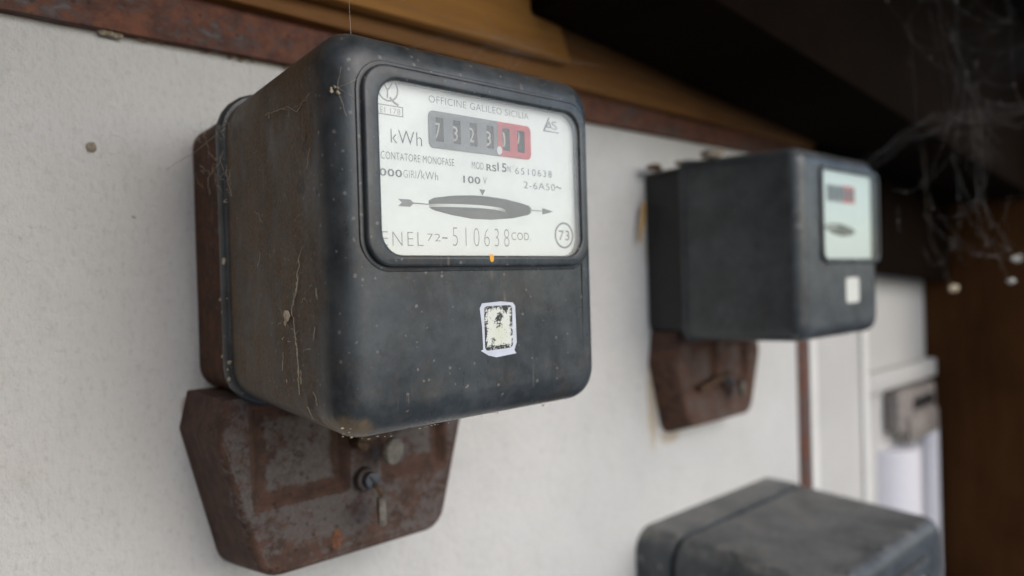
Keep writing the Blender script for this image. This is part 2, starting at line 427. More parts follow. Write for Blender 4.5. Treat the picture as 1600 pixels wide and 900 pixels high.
M_GLASS = m_glass('dusty_window_glass', .125)
M_GLASS2 = m_glass('dusty_window_glass_far', .035, (0.7, 0.8, 0.8))

def m_web(name, k):
    t = NT(name)
    return t.done((0.5, 0.48, 0.44), .9, .1)

# ------------------------------------------------------------------ the setting
g = bmesh.new(); bmesh.ops.create_grid(g, x_segments=8, y_segments=8, size=150)
for v in g.verts: v.co.z = -1.35
tag(build('ground', g, M_GROUND), kind='structure')

# wall panel the meters hang on
wall = build('wall_panel', box_bm(-.70, .573, 0, .03, -.85, .150), M_WALL)
tag(wall, 'large white painted panel with grey flecks that the black meters hang on', 'wall')
post = build('steel_upright', box_bm(.574, .5935, -.003, .03, -.85, .1065, .001), M_STRIP)
tag(post, 'narrow rusty brown upright strip along the right end of the white panel', 'post')

# rusty strip along the top: wavy lower edge
b = bmesh.new()
N = 120
for i in range(N + 1):
    x = -.72 + i / N * 1.72
    zl = .1068 + .0007 * noise.noise(Vector((x * 18, 1, 0))) + .0004 * noise.noise(Vector((x * 70, 5, 0)))
    zu = .1375 - max(0, x - .12) * .022
    for (y, z) in ((-.0005, zl), (-.0062, zl + .0004), (-.0062, zu), (-.0005, zu)): b.verts.new((x, y, z))
b.verts.ensure_lookup_table()
for i in range(N):
    for k in range(4):
        b.faces.new([b.verts[4 * i + k], b.verts[4 * i + (k + 1) % 4], b.verts[4 * i + 4 + (k + 1) % 4], b.verts[4 * i + 4 + k]])
b.faces.new([b.verts[k] for k in range(4)]); b.faces.new([b.verts[4 * N + k] for k in range(4)])
strip = build('steel_strip', b, M_STRIP)
tag(strip, 'long flat rusty red brown strip across the top of the white panel', 'metal strip')
b = bmesh.new()
for k in range(46):
    x = random.uniform(-.36, .12)
    lump(b, (x, -.0015, .1064 + random.uniform(-.0006, .0006)), random.uniform(.0004, .0013), 1, .5, (1.6, 1, .7), k)
for x in (-.098, -.095, -.101): lump(b, (x, -.003, .1062), .0022, 1, .6, (1.2, .8, .8), x * 999)
crumb = build('dirt_crumbs', b, M_DUST, strip); crumb['kind'] = 'stuff'

# timber above the strip
ob_ = box_bm(-.75, .1535, -.027, -.0150, .1405, .32, .0025)
for v in ob_.verts:
    if v.co.x > .1: v.co.x += (.1760 - v.co.z) * 1.25 if v.co.z < .2 else -.03
tb = build('timber_board', ob_, M_OCHRE)
tag(tb, 'bright ochre timber board above the rusty strip, left of the dark joint', 'board')
tb2 = build('timber_board', box_bm(-.20, 1.02, -.0145, .0295, .1335, .30, .0025), M_BROWN)
for v in tb2.data.vertices:
    if v.co.z < .2: v.co.z -= max(0, v.co.x - .2) * .022
tag(tb2, 'darker brown timber board right of the slanted joint, running into the dark', 'board')

# dark roof boards overhead
roof = empty('roof', (0, 0, .30), 'dark stained timber roof boarding overhead, almost black in its own shade', 'roof')
y = -.385
for k in range(4):
    y1 = y + .1035
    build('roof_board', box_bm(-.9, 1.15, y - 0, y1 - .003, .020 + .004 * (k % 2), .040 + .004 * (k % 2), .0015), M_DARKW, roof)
    y = y1
bb = box_bm(.155, 1.00, -.13, -.0250, -.134, .0195, .004)
for v in bb.verts:
    if v.co.z < -.05: v.co.z -= (v.co.x - .155) * .105
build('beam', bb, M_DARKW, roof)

# far right: door lining, recessed wall, pipework, dark side board
fw = build('far_wall', box_bm(.752, 1.0, .012, .03, -.85, .12), M_FAR)
tag(fw, 'grey white wall in the recess at far right behind the pipes', 'wall')
dj = empty('door_lining', (.67, 0, -.4), 'white painted flat lining between rusty upright and grey recess wall', 'door frame')
def child_box(name, par, args, m, bev=.002):
    bm = box_bm(*args[:6], bev)
    bmesh.ops.translate(bm, verts=bm.verts[:], vec=-Vector(par.location))
    return build(name, bm, m, par)
child_box('panel', dj, (.594, .751, -.001, .03, -.85, .12), M_FAR)
child_box('moulding', dj, (.5955, .612, -.005, -.0012, -.85, .0), M_TRIM)
child_box('moulding', dj, (.735, .7518, -.005, -.0012, -.85, .0), M_TRIM)
ledge = build('wall_ledge', box_bm(.753, .999, -.004, .0115, -.178, -.152, .002), M_FAR)
tag(ledge, 'thin grey ledge across the recess wall just above the junction box', 'ledge')
jb = empty('junction_box', (.91, -.02, -.205), 'small grey brown box with a dark slot above the white pipes', 'junction box')
child_box('housing', jb, (.835, .978, -.010, .0115, -.243, -.183, .006), M_JBOX, .006)
child_box('slot', jb, (.885, .962, -.0115, -.0095, -.214, -.198, .001), M_BLACK, .0008)
child_box('cover', jb, (.862, .972, -.014, -.0102, -.255, -.221, .002), M_JBOX, .002)
for (cx, r, zt, lab) in ((.862, .052, -.262, 'thick white plastic pipe under the grey brown junction box'), (.975, .014, -.247, 'thin white pipe close beside the dark brown side board')):
    b = bmesh.new(); cyl = [(circ(cx, -r + .008, r, n=28))]
    r0 = bmesh.ops.create_cone(b, segments=28, radius1=r, radius2=r, depth=.55, cap_ends=True)
    bmesh.ops.translate(b, verts=b.verts[:], vec=(cx, .028 if r > .03 else .002, zt - .275))
    tag(build('white_pipe', b, M_PIPE), lab, 'pipe', 'white pipes in the recess')
shade_board = build('side_board', box_bm(-.46, -.42, -.70, -.001, -.85, .31, .002), M_DARKV)  # added unseen board: darkens the nearest meter's left flank and edge reflections
tag(shade_board, 'tall dark brown timber board closing the left side of the niche', 'board')
sb = build('side_board', box_bm(1.001, 1.04, -.24, .03, -.85, .25, .002), M_DARKV)
tag(sb, 'tall dark brown timber board closing the right side of the recess', 'board')
lb = box_bm(.60, 1.0, -.024, -.0125, -.012, .1255, .002)
for v in lb.verts:
    if v.co.z < .05: v.co.z -= max(0, v.co.x - .84) * .16
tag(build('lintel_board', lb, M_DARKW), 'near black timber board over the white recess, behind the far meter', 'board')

# ------------------------------------------------------------------ meter building blocks
def cover_bm(W, H, y0, y1, taper, r0, r1, fil, hole=None, front_thick=.004, nseg=8):
    """moulded cover: open back at y0, rounded front at y1, hole in the front face"""
    b = bmesh.new(); rings = []
    def ring(inset, r, y): return (rrect(-W / 2 + inset, W / 2 - inset, -H / 2 + inset, H / 2 - inset, max(r, .001), nseg), y)
    steps = 8
    for k in range(steps + 1):
        f = k / steps; rings.append(ring(taper * f, r0 + (r1 - r0) * f, y0 + (y1 + fil - y0) * f))
    for k in range(1, 10):
        a = k / 9 * math.pi / 2
        ins = taper + fil * (1 - math.cos(a))
        rings.append(ring(ins, max(r1 - fil * (1 - math.cos(a)) * .6, .004), y1 + fil * (1 - math.sin(a))))
    last_in = taper + fil
    rings.append(ring(last_in + .0006, max(r1 - fil * .6, .004), y1))
    loft(b, rings, cap0=False, cap1=hole is None)
    if hole:
        outl = rings[-1][0]
        plate_bm([outl, hole], y1, front_thick, bm=b)
    return b

def terminal_cover_bm(wt, wb, z_top, z_mid, z_bot, depth, recesses, back=.006):
    """stamped steel cover: hex outline, softened front edge, pressed recess panels"""
    def outl(e, r, up=0):
        return poly_round([(-wt + e + .0045, z_top), (-wt + e * .8, z_mid + e * .2), (-wb + e, z_bot + e * .8 + up), (wb - e, z_bot + e * .8 + up), (wt - e * .8, z_mid + e * .2), (wt - e - .0045, z_top)],
                          [.001, .006, .013, .013, .006, .001], 5)
    b = bmesh.new(); rings = [(outl(0, 0), 0), (outl(.0002, 0), -.003)]
    fil = .0045; tp = .0015; up = back
    for k in range(1, 5): rings.append((outl(tp * k / 4, 0, up * k / 4), -.003 - (depth - .003 - fil) * k / 4))
    for k in range(1, 7):
        a = k / 6 * math.pi / 2
        rings.append((outl(tp + fil * .8 * (1 - math.cos(a)), 0, up), -depth + fil * (1 - math.sin(a))))
    loft(b, rings, True, False)
    lay = b.verts.layers.float.new('rust')
    for v in b.verts: v[lay] = .45 + .35 * (v.co.y > -depth * .75)
    for v in rings and b.verts:
        if v.co.y < -depth + 1e-6: v[lay] = .35
    outer = outl(tp + fil * .8, 0, up); gp = .0012
    plate_bm([outer] + [rrect(q[0] - gp, q[1] + gp, q[2] - gp, q[3] + gp, .003, 3) for q in recesses], -depth, .0012, bm=b)
    for (x0, x1, z0, z1) in recesses:
        s, d = .0046, .0048
        rr = [(rrect(x0 - gp, x1 + gp, z0 - gp, z1 + gp, .003, 3), -depth), (rrect(x0, x1, z0, z1, .002, 3), -depth + .0001), (rrect(x0 + s * .3, x1 - s * .3, z0 + s * .3, z1 - s * .3, .002, 3), -depth + d * .2),
              (rrect(x0 + s * .75, x1 - s * .75, z0 + s * .75, z1 - s * .75, .002, 3), -depth + d * .85),
              (rrect(x0 + s, x1 - s, z0 + s, z1 - s, .002, 3), -depth + d), (rrect(x0 + s * 2, x1 - s * 2, z0 + s * 2, z1 - s * 2, .002, 3), -depth + d)]
        vs = loft(b, rr, False, True)
        for i, ring in enumerate(vs):
            for v in ring: v[lay] = (.1, .9, 1.6, 1.6, 1.0, -.1)[i]
    bmesh.ops.remove_doubles(b, verts=b.verts[:], dist=1e-6)
    return b

def cyl_bm(c, r, l, n=20, axis='y', bevel=0.0, bm=None):
    b = bm or bmesh.new()
    rot = {'y': Matrix.Rotation(R(90), 4, 'X'), 'x': Matrix.Rotation(R(90), 4, 'Y'), 'z': Matrix()}[axis]
    r_ = bmesh.ops.create_cone(b, segments=n, radius1=r, radius2=r, depth=l, cap_ends=True, matrix=Matrix.Translation(c) @ rot)
    if bevel:
        es = [e for e in {e for v in r_['verts'] for e in v.link_edges} if len(e.link_faces) == 2 and e.calc_face_angle(0) > 1]
        bmesh.ops.bevel(b, geom=es, offset=bevel, segments=2, affect='EDGES', profile=.5)
    return b

def screw(name, c, r, l, m, parent, slot=True, ang=.5):
    b = cyl_bm(c, r, l, 24, 'y', r * .2)
    o = build(name, b, m, parent)
    if slot:
        s = box_bm(-r * .8, r * .8, -.0003, .0003, -r * .12, r * .12)
        bmesh.ops.rotate(s, verts=s.verts[:], cent=(0, 0, 0), matrix=Matrix.Rotation(ang, 3, 'Y'))
        bmesh.ops.translate(s, verts=s.verts[:], vec=(c[0], c[1] - l / 2 - .0001, c[2]))
        build('slot', s, M_BLACK, o)
    return o

# dial coordinates were measured on a plane 4 mm deeper; bring them to the dial's real plane
def dx(v): return ((v / 1000 + .17534) * .982 - .17534)
def dz(v): return ((v / 1000 + .0181) * .982 - .0181)

# ================================================================== METER 1 (front)
W1, H1, D1, RIM1 = .1292, .1424, .163, .0582
m1 = empty('electricity_meter', (0, 0, 0), 'nearest black meter with a large sharp white dial and a speckled sticker', 'electricity meter', 'old electricity meters on the white panel')
# rusty base behind the rim
b = bmesh.new()
loft(b, [(rrect(-.0612, .0612, -.0690, .0668, .012), 0), (rrect(-.0612, .0612, -.0690, .0668, .012), -.010), (rrect(-.0610, .0610, -.0688, .0685, .012), -.0505)])
build('base', b, M_BASE, m1)
# rim (flange) with a groove in front of it
b = bmesh.new()
def rg(e, r, y): return (rrect(-W1 / 2 - e, W1 / 2 + e, -H1 / 2 - e, H1 / 2 + e, r), y)
loft(b, [rg(-.002, .017, -.0500), rg(.0008, .019, -.0504), rg(.0020, .020, -.0516), rg(.0020, .020, -.0552), rg(.0008, .019, -.0568), rg(-.0022, .017, -.0570)])
build('rim', b, m_bakelite('bakelite_rim', (-.075, -.064), amount=.2, top_dust=.3), m1)
# moulded cover with the window opening
X0, X1, Z0, Z1 = -.0482, .0532, -.0074, .0553
hole = rrect(X0 - .002, X1 + .002, Z0 - .002, Z1 + .002, .009, 6)
cb = cover_bm(W1 - .0012, H1 - .0012, -.0555, -D1, -.0023, .018, .0135, .0125, hole)
for v in cb.verts: v.co.x += .0012 * min(1, max(0, (-v.co.y - .0555) / .1))
cover = build('cover', cb, MB_BODY, m1, ang=50)
# bezel
bez = plate('bezel', [rrect(-.0545, .0578, -.0118, .0604, .0105, 8), rrect(X0, X1, Z0, Z1, .0085, 8)], -.1655, .0057, MB_CLEAN, m1, bevel=.0013, res=3, ang=60)
bmg = plate_bm([rrect(-.0562, .0592, -.0134, .0620, .012, 8), rrect(-.0540, .0573, -.0113, .0599, .0105, 8)], -.1633, .0012, .0004)
build('bezel_lip', bmg, MB_CLEAN, m1, 60)
plate('window_glass', [rrect(X0 - .0008, X1 + .0008, Z0 - .0008, Z1 + .0008, .009, 8)], -.1642, .0010, M_GLASS, m1)
# dial
YD = -.161
lens = [(dx(-22.9), dz(14.0)), (dx(-20.5), dz(15.2)), (dx(-12), dz(16.5)), (dx(-2), dz(17.25)), (dx(6), dz(17.3)), (dx(16), dz(16.7)), (dx(25), dz(15.4)), (dx(29.5), dz(14.5)),
        (dx(30.6), dz(13.4)), (dx(30.5), dz(11.6)), (dx(29.0), dz(10.6)), (dx(20), dz(8.8)), (dx(8), dz(7.7)), (dx(-2), dz(7.7)), (dx(-12), dz(8.8)), (dx(-20.5), dz(10.3)), (dx(-22.6), dz(11.2)), (dx(-23.1), dz(12.6))]
reg_hole = rrect(dx(-20), dx(29), dz(36), dz(47.3), .001, 2)
dial = plate('dial_plate', [rrect(X0 - .0018, X1 + .0018, Z0 - .0018, Z1 + .0018, .009, 6), lens, reg_hole], YD, .0006, M_DIAL, m1)
plate('dial_backing', [rrect(X0 - .001, X1 + .001, Z0 - .001, Z1 + .001, .008, 4)], -.1510, .001, M_HOLE, m1)
slots = [(-18.9, -15.3), (-10.6, -6.9), (-2.3, 1.5), (6.4, 10.2), (14.9, 18.9), (23.2, 27.4)]
srect = [rrect(dx(a), dx(c), dz(37.0), dz(46.4), .0003, 2) for a, c in slots]
xr = dx(12.2)
gx0, gx1 = dx(-22.1), dx(31.0); gz0, gz1 = dz(34.5), dz(48.8); rr_ = .0022
def half(x0, x1, left):
    pts = [(x0, gz0), (x1, gz0), (x1, gz1), (x0, gz1)]
    return poly_round(pts, [rr_ if left else .00005, .00005 if left else rr_, .00005 if left else rr_, rr_ if left else .00005], 5)
plate('register_plate', [half(gx0, xr, True)] + srect[:4], YD - .0005, .0005, M_REGG, dial, bevel=.0001, res=1)
plate('register_plate', [half(xr + .00002, gx1, False)] + srect[4:], YD - .0005, .0005, M_REGR, dial, bevel=.0001, res=1)['label'] = 'red decimal part of the register'
for i, ((a, c), s) in enumerate(zip(slots, '732317')):
    xa, xb = dx(a) - .0009, dx(c) + .0009; xm = (xa + xb) / 2
    zc = dz(41.7); rad = .0085
    dr = build('number_drum', cyl_bm((xm, YD + .0006 + rad + .0002, zc), rad, xb - xa, 40, 'x'), M_BLACK, m1)
    off = (0, -.0003, .0002, -.0002, .0004, .0022)[i]
    lt = lettering(s, xm - (.0004 if s == '1' else .0012), xm + (.0005 if s == '1' else .0013), zc - .0030 + off, zc + .0030 + off, 0, M_DIGIT, dr, 'digit', bold=.01)
    bmd = bmesh.new(); bmd.from_mesh(lt.data)
    bmesh.ops.subdivide_edges(bmd, edges=bmd.edges[:], cuts=5, use_grid_fill=True); bmesh.ops.triangulate(bmd, faces=bmd.faces[:]); bmd.to_mesh(lt.data); bmd.free()
    for v in lt.data.vertices:   # wrap on the drum
        q = (v.co.z - zc) / rad
        v.co.y = YD + .0008 + rad - (rad + .00012) * math.cos(q); v.co.z = zc + (rad + .00008) * math.sin(q)
plate('decimal_mark', [circ(dx(12.9), dz(36.7), .0013, .0017, 20)], YD - .0007, .0002, M_WHITE, dial)
# rotor disc seen through the lens-shaped opening
b = cyl_bm((dx(0.5), YD + .0012 + .036, dz(13.0)), .036, .0016, 120, 'z', .0002)
rd = build('rotor_disc', b, [M_HOLE, M_RIMW], m1)
for p in rd.data.polygons: p.material_index = 1 if abs(p.normal.z) < .3 else 0  # disc flats coloured dark: reflection of the dim interior put into the colour

def T(s, x0, x1, z0, z1, m=M_INK, bold=-.012, space=1.08): return lettering(s, dx(x0), dx(x1), dz(z0), dz(z1), YD - .00014, m, dial, bold=bold, space=space)
T('OFFICINE GALILEO SICILIA', -21.6, 30.3, 51.9, 54.6, M_INKF)
T('kWh', -39.0, -25.3, 34.4, 39.5)
T('CONTATORE MONOFASE', -43.4, -10.4, 28.2, 31.0)
T('MOD.', -1.5, 5.2, 28.0, 30.9)
T('RS', 6.0, 11.3, 27.8, 30.6, bold=.02)
T('15', 11.9, 16.9, 28.0, 31.7, bold=.01)
T('N.°', 17.5, 21.0, 28.2, 31.0)
T('6510638', 21.8, 43.4, 27.7, 30.6, M_INK, -.01, 1.3)
T('1000', -46.4, -34.6, 21.9, 24.7, bold=.015)
T('GIRI', -34.0, -28.4, 22.0, 24.9, M_INKF)
T('/', -27.9, -26.3, 22.0, 25.4); T('kWh', -26.0, -18.3, 22.0, 25.0)
T('100', -6.1, 2.6, 22.0, 24.9, bold=.02)
T('V', 4.0, 6.0, 22.2, 25.2)
T('2-6A50', 26.4, 45.3, 22.0, 24.9); T('~', 45.7, 49.3, 23.0, 24.2)
T('ENEL', -44.0, -26.0, -3.5, 1.7, M_INKF, -.02, 1.25)
T('72', -24.3, -18.0, -1.6, 1.3, M_INKF); T('-', -17.2, -14.6, -.5, 0.0)
T('510638', -12.2, 17.3, -3.3, 4.1, M_INKF, -.024, 1.45)
T('COD.', 18.6, 29.7, -.4, 2.8)
T('73', 46.8, 53.6, -.1, 4.4, bold=.0)
T('CEI 178', -45.6, -34.6, 45.1, 47.2, M_INKF)
def mark(name, splines, m=M_INK): return plate(name, [[(dx(x), dz(z)) for x, z in s] for s in splines], YD - .00014, .0001, m, dial)
mark('ring', [circ(50.2, 2.2, 5.9, n=48), circ(50.2, 2.2, 5.1, n=48)])
mark('pointer_mark', [[(2.0, 19.9), (5.1, 19.9), (3.6, 17.5)]])
mark('arrow_tail', [[(-36.6, 13.9), (-31.4, 13.9), (-30.1, 12.9), (-23.2, 12.7), (-23.2, 12.35), (-30.1, 12.4), (-31.4, 11.2), (-36.6, 11.2), (-35.0, 12.6)]])
mark('arrow_head', [[(30.7, 12.8), (37.1, 12.8), (37.1, 14.0), (43.7, 12.6), (37.1, 11.1), (37.1, 12.45), (30.7, 12.45)]])
# certification mark: ring on a stem with a branching stroke, over a framed box
mark('certification_mark', [circ(-39.6, 53.9, 4.5, n=40), circ(-39.6, 53.9, 3.9, n=40)], M_INKF)
def stroke(pts, wd):
    L_, R_ = [], []
    for i, p in enumerate(pts):
        a = Vector(pts[max(i - 1, 0)]); c_ = Vector(pts[min(i + 1, len(pts) - 1)]); d = (c_ - a).normalized(); n_ = Vector((-d.y, d.x)) * wd / 2
        L_.append(tuple(Vector(p) + n_)); R_.append(tuple(Vector(p) - n_))
    return L_ + R_[::-1]
mark('certification_stroke', [stroke([(-39.9, 50.6), (-39.7, 53.5), (-41.6, 56.3)], .55)], M_INKF)
mark('certification_stroke', [stroke([(-39.5, 53.8), (-37.6, 56.4)], .55)], M_INKF)
mark('certification_stroke', [stroke([(-38.9, 51.0), (-37.0, 49.4), (-35.2, 48.6)], .8)], M_INKF)
mark('certification_box', [[(-46.5, 44.4), (-33.3, 44.4), (-33.3, 48.2), (-46.5, 48.2)], [(-46.1, 44.75), (-33.65, 44.75), (-33.65, 47.85), (-46.1, 47.85)]], M_INKF)
# maker's triangle
mark('maker_mark', [[(38.8, 48.0), (43.6, 48.0), (43.9, 48.5), (40.0, 48.5), (43.0, 54.2), (42.5, 54.6)]], M_INKF)
mark('maker_mark', [[(40.7, 49.8), (44.2, 49.8), (42.9, 53.0)], [(41.6, 50.3), (43.3, 50.3), (42.7, 51.8)]], M_INKF)
T('S', 44.2, 47.6, 49.4, 53.0, M_INKF)
mark('maker_mark', [[(43.9, 48.0), (48.6, 48.0), (48.6, 48.4), (43.9, 48.4)]], M_INKF)

# sticker on the cover, orange dot
zz = lambda pts: [(x / 1000, z / 1000) for x, z in pts]
st = plate('sticker', [zz([(-4.3, -28.2), (-3.1, -26.3), (6.5, -25.9), (13.0, -26.6), (14.3, -28.0), (14.6, -43.0), (13.2, -46.2), (14.2, -47.6), (3.5, -48.3), (-.6, -47.2), (-4.4, -45.0), (-3.2, -44.6), (-3.4, -36)])], -.16306, .00006, M_STICK, cover)
plate('sticker_print', [poly_round([(-.0022, -.0453), (.0124, -.0450), (.0126, -.0276), (-.0022, -.0275)], .0016, 4)], -.16310, .00003, M_STICKP, st)
plate('paint_dot', [[(.0005 + .0011 * math.cos(a) , -.0088 + .0013 * math.sin(a) + .0007 * (math.sin(a) > 0)) for a in [k / 18 * 2 * math.pi for k in range(18)]]], -.1657, .0003, M_ORANGE, bez, bevel=.0001)

# rusted terminal cover with pressed panels
tc = build('terminal_cover', terminal_cover_bm(.0722, .0535, -.0688, -.0875, -.1640, .052, [(-.0550, -.0050, -.1225, -.0735), (.0140, .0560, -.1225, -.0735)]), M_COVER, m1, ang=35)
for (x, z, d) in ((.0020, -.1195, .0058), (.0000, -.0985, .0045)):
    pass
b = cyl_bm((.0030, -.0545, -.1185), .0062, .006, 24, 'y', .0012)
cl = build('screw_collar', b, M_COVER, tc)
screw('screw', (.0030, -.0590, -.1180), .0042, .006, M_LEADB, tc, ang=.9)
screw('screw', (-.0010, -.0570, -.0975), .0042, .010, M_RUSTY_SCREW, tc, ang=.3)
b = plate_bm([[(-.0135 + .0031 * math.cos(a) * (1 + .25 * noise.noise(Vector((math.cos(a), math.sin(a), 2)))), -.1462 + .0052 * math.sin(a)) for a in [k / 20 * 2 * math.pi for k in range(20)]]], -.0524, .0005, .0001)
build('rust_spot', b, flat('orange_rust', (0.15, 0.065, 0.036), .95, .45, 700), tc)

# lead seals: things that hang on the cover
def seal(name, loc, r, th, rot, label, wire_to):
    o = empty(name, loc, label, 'seal', 'lead seals on the meters')
    b = cyl_bm((0, 0, 0), r, th, 28, 'y', th * .25)
    for v in b.verts: v.co *= 1 + .05 * noise.noise(v.co * 300)
    bmesh.ops.rotate(b, verts=b.verts[:], cent=(0, 0, 0), matrix=Matrix.Rotation(rot[2], 3, 'Z') @ Matrix.Rotation(rot[0], 3, 'X'))
    build('disc', b, M_LEAD, o)
    if wire_to:
        b = bmesh.new()
        p1 = Vector(wire_to) - Vector(loc)
        mid = p1 * .5 + Vector((.001, -.003, -.001))
        tube(b, [(0, 0, r * .8), mid, p1], .0005, 6); tube(b, [(0.0008, 0.0006, r * .7), mid + Vector((.0015, .001, 0)), p1 + Vector((.001, 0, 0))], .0005, 6)
        build('wire', b, M_RUSTY_SCREW, o)
    return o
seal('lead_seal', (.0125, -.066, -.1035), .0070, .0042, (.10, 0, .35), 'round grey lead seal facing forward close under the nearest meter', (.0005, -.061, -.0965))
seal('lead_seal', (.0030, -.069, -.1320), .0072, .0036, (.0, 0, 1.15), 'pale lead seal seen edge on, hanging below the dark screw of the nearest meter', (.0030, -.062, -.1190))

# ================================================================== METER 2 (farther right)
W2, H2, D2 = .1418, .1478, .1388
m2 = empty('electricity_meter', (.3781, 0, .003), 'blurred black meter farther right with pale green dial and white label', 'electricity meter', 'old electricity meters on the white panel')
b = bmesh.new(); loft(b, [(rrect(-.067, .067, -.0685, .0705, .008), 0), (rrect(-.067, .067, -.0685, .0712, .008), -.040)]); build('base', b, M_BASE2, m2)
b = bmesh.new()
def rg2(e, r, y): return (rrect(-W2 / 2 - e, W2 / 2 + e, -H2 / 2 - e, H2 / 2 + e, r), y)
loft(b, [rg2(-.002, .010, -.0385), rg2(.0016, .012, -.0392), rg2(.0016, .012, -.0428), rg2(-.001, .010, -.0432)])
build('rim', b, MB_CLEAN, m2)
x0, x1, z0, z1 = -.0340, .0640, -.0105, .0575
cover2 = build('cover', cover_bm(W2, H2, -.0425, -D2, .0024, .010, .012, .011, rrect(x0 - .001, x1 + .001, z0 - .001, z1 + .001, .006)), MB_DARK, m2, ang=50)
plate('bezel', [rrect(x0 - .0035, x1 + .0030, z0 - .0035, z1 + .0035, .008, 6), rrect(x0, x1, z0, z1, .006, 6)], -.1408, .006, MB_CLEAN, m2, bevel=.001, ang=60)
dial2 = plate('dial_plate', [rrect(x0 - .001, x1 + .001, z0 - .001, z1 + .001, .006)], -.1372, .0006, M_DIAL2, m2)
plate('window_glass', [rrect(x0 - .0005, x1 + .0005, z0 - .0005, z1 + .0005, .006)], -.1395, .001, M_GLASS2, m2)
plate('register_plate', [rrect(-.0225, .0035, .0335, .0465, .0015)], -.1377, .0004, M_REGG, dial2)
plate('register_plate', [rrect(.0036, .0260, .0335, .0470, .0015)], -.1377, .0004, M_REGR, dial2)['label'] = 'red decimal part of the register'
for k in range(6):
    xm = -.0188 + k * .0082
    plate('digit_window', [rrect(xm - .0024, xm + .0024, .0355, .0452, .0004, 2)], -.1380, .0003, M_BLACK, dial2)
plate('disc_window', [[(-.0300, .0135), (-.018, .0165), (0, .0168), (.018, .014), (.026, .0115), (.020, .0085), (.004, .0070), (-.012, .0085)]], -.1377, .0004, M_BLACK, dial2)
plate('rotor_disc', [[(-.0290, .0128), (-.018, .0146), (-.008, .0144), (-.008, .0133), (-.018, .0134)]], -.1380, .0003, M_ALU, dial2)
plate('label', [rrect(.0035, .0275, -.0455, -.0255, .003)], -.13890, .00008, flat('white_label', (0.62, 0.62, 0.57), .5, .05), cover2)
b = terminal_cover_bm(.0690, .0520, -.0680, -.0960, -.1590, .028, [(-.045, -.004, -.122, -.078), (.010, .046, -.122, -.078)])
tc2 = build('terminal_cover', b, M_COVER2, m2, ang=35)
build('screw_collar', cyl_bm((.004, -.030, -.1165), .007, .006, 20, 'y', .001), M_COVER2, tc2)
screw('screw', (.004, -.034, -.1165), .004, .006, M_LEADB, tc2)
b = cyl_bm((0, 0, 0), .003, .05, 10, 'x'); bmesh.ops.rotate(b, verts=b.verts[:], cent=(0, 0, 0), matrix=Matrix.Rotation(-.2, 3, 'Y')); bmesh.ops.translate(b, verts=b.verts[:], vec=(-.012, -.0285, -.115))
build('wire', b, M_RUSTY_SCREW, tc2)
seal('lead_seal', (.391, -.040, -.1200), .0085, .004, (.0, 0, .7), 'pale lead seal on the rusty cover under the farther right meter', (.383, -.036, -.112))

# ================================================================== METER 3 (lower right)
m3 = empty('electricity_meter', (.402, 0, -.309), 'dusty grey topped meter in the lower right corner, cut by the frame', 'electricity meter', 'old electricity meters on the white panel')
W3, H3 = .234, .156
b = bmesh.new()
def r3(e, r, y): return (rrect(-W3 / 2 + e, W3 / 2 - e, -H3 / 2 + e, H3 / 2 - e, r, 8), y)
loft(b, [r3(.0, .020, 0), r3(0, .020, -.030), r3(.0015, .020, -.0335), r3(.004, .019, -.0345)])
build('base', b, MB_GREY, m3)
b = bmesh.new(); loft(b, [r3(.005, .017, -.0335), r3(.005, .017, -.0405)]); build('seam', b, M_BLACK, m3)
b = bmesh.new()
rings = [r3(.004, .019, -.0380), r3(.0015, .020, -.0392), r3(.0015, .020, -.044)]
for k in range(1, 6): rings.append(r3(.0015 + .004 * k / 5, .020 - .004 * k / 5, -.044 - .106 * k / 5))
for k in range(1, 9):
    a = k / 8 * math.pi / 2; rings.append(r3(.0055 + .012 * (1 - math.cos(a)), max(.016 - .009 * (1 - math.cos(a)), .004), -.150 - .012 * math.sin(a)))
rings.append(r3(.0185, .007, -.162))
loft(b, rings); cov3 = build('cover', b, MB_GREY, m3, ang=50)
plate('bezel', [rrect(-.066, .070, -.020, .050, .009), rrect(-.058, .062, -.012, .037, .007)], -.1655, .005, MB_CLEAN, m3, bevel=.001, ang=60)
plate('dial_plate', [rrect(-.059, .063, -.013, .038, .007)], -.1628, .0005, M_DIAL2, m3)
plate('window_glass', [rrect(-.0585, .0625, -.0125, .0375, .007)], -.1642, .0008, M_GLASS2, m3)

# ------------------------------------------------------------------ small things lying or hanging about
b = bmesh.new(); lump(b, (-.107, -.0006, .0515), .0023, 2, .3, (1, .45, 1), 3)
tag(build('mud_spot', b, M_MUD), 'small round brown mud spot on the white panel left of the nearest meter', 'mud spot')
b = bmesh.new(); tube(b, [(.3010, -.006, .046), (.2975, -.007, .030), (.2935, -.006, .012)], [.0016, .0022, .0010], 6)
tag(build('wood_splinter', b, M_SPLINT), 'thin ochre splinter stuck beside the left flank of the farther meter', 'splinter')
for (x, y, z, r, lab) in ((.318, -.062, .0795, .0075, 'brown lump of dirt on top of the farther right meter'), (.318, -.034, .077, .0048, 'dark crumb of dirt at the back rim of the farther meter'), (.309, -.012, .0755, .0055, 'orange brown dirt on the rear top corner of the farther meter')):
    b = bmesh.new(); lump(b, (x, y, z), r, 2, .7, (1.5, 1.2, .55), x * 100 + y * 1000)
    tag(build('dirt_lump', b, M_RUSTY_SCREW if 'orange' in lab else M_MUD), lab, 'dirt')

def wiggle(pts, n, amp, seed):
    out = []; pts = [Vector(p) for p in pts]
    for a, c in zip(pts, pts[1:]):
        for k in range(n):
            t = k / n; p = a.lerp(c, t)
            out.append(p + Vector((0, amp * noise.noise(Vector((seed, len(out) * .55, 0))), amp * noise.noise(Vector((seed + 9, len(out) * .55, 3))))))
    out.append(pts[-1]); return out
XS = -.0655
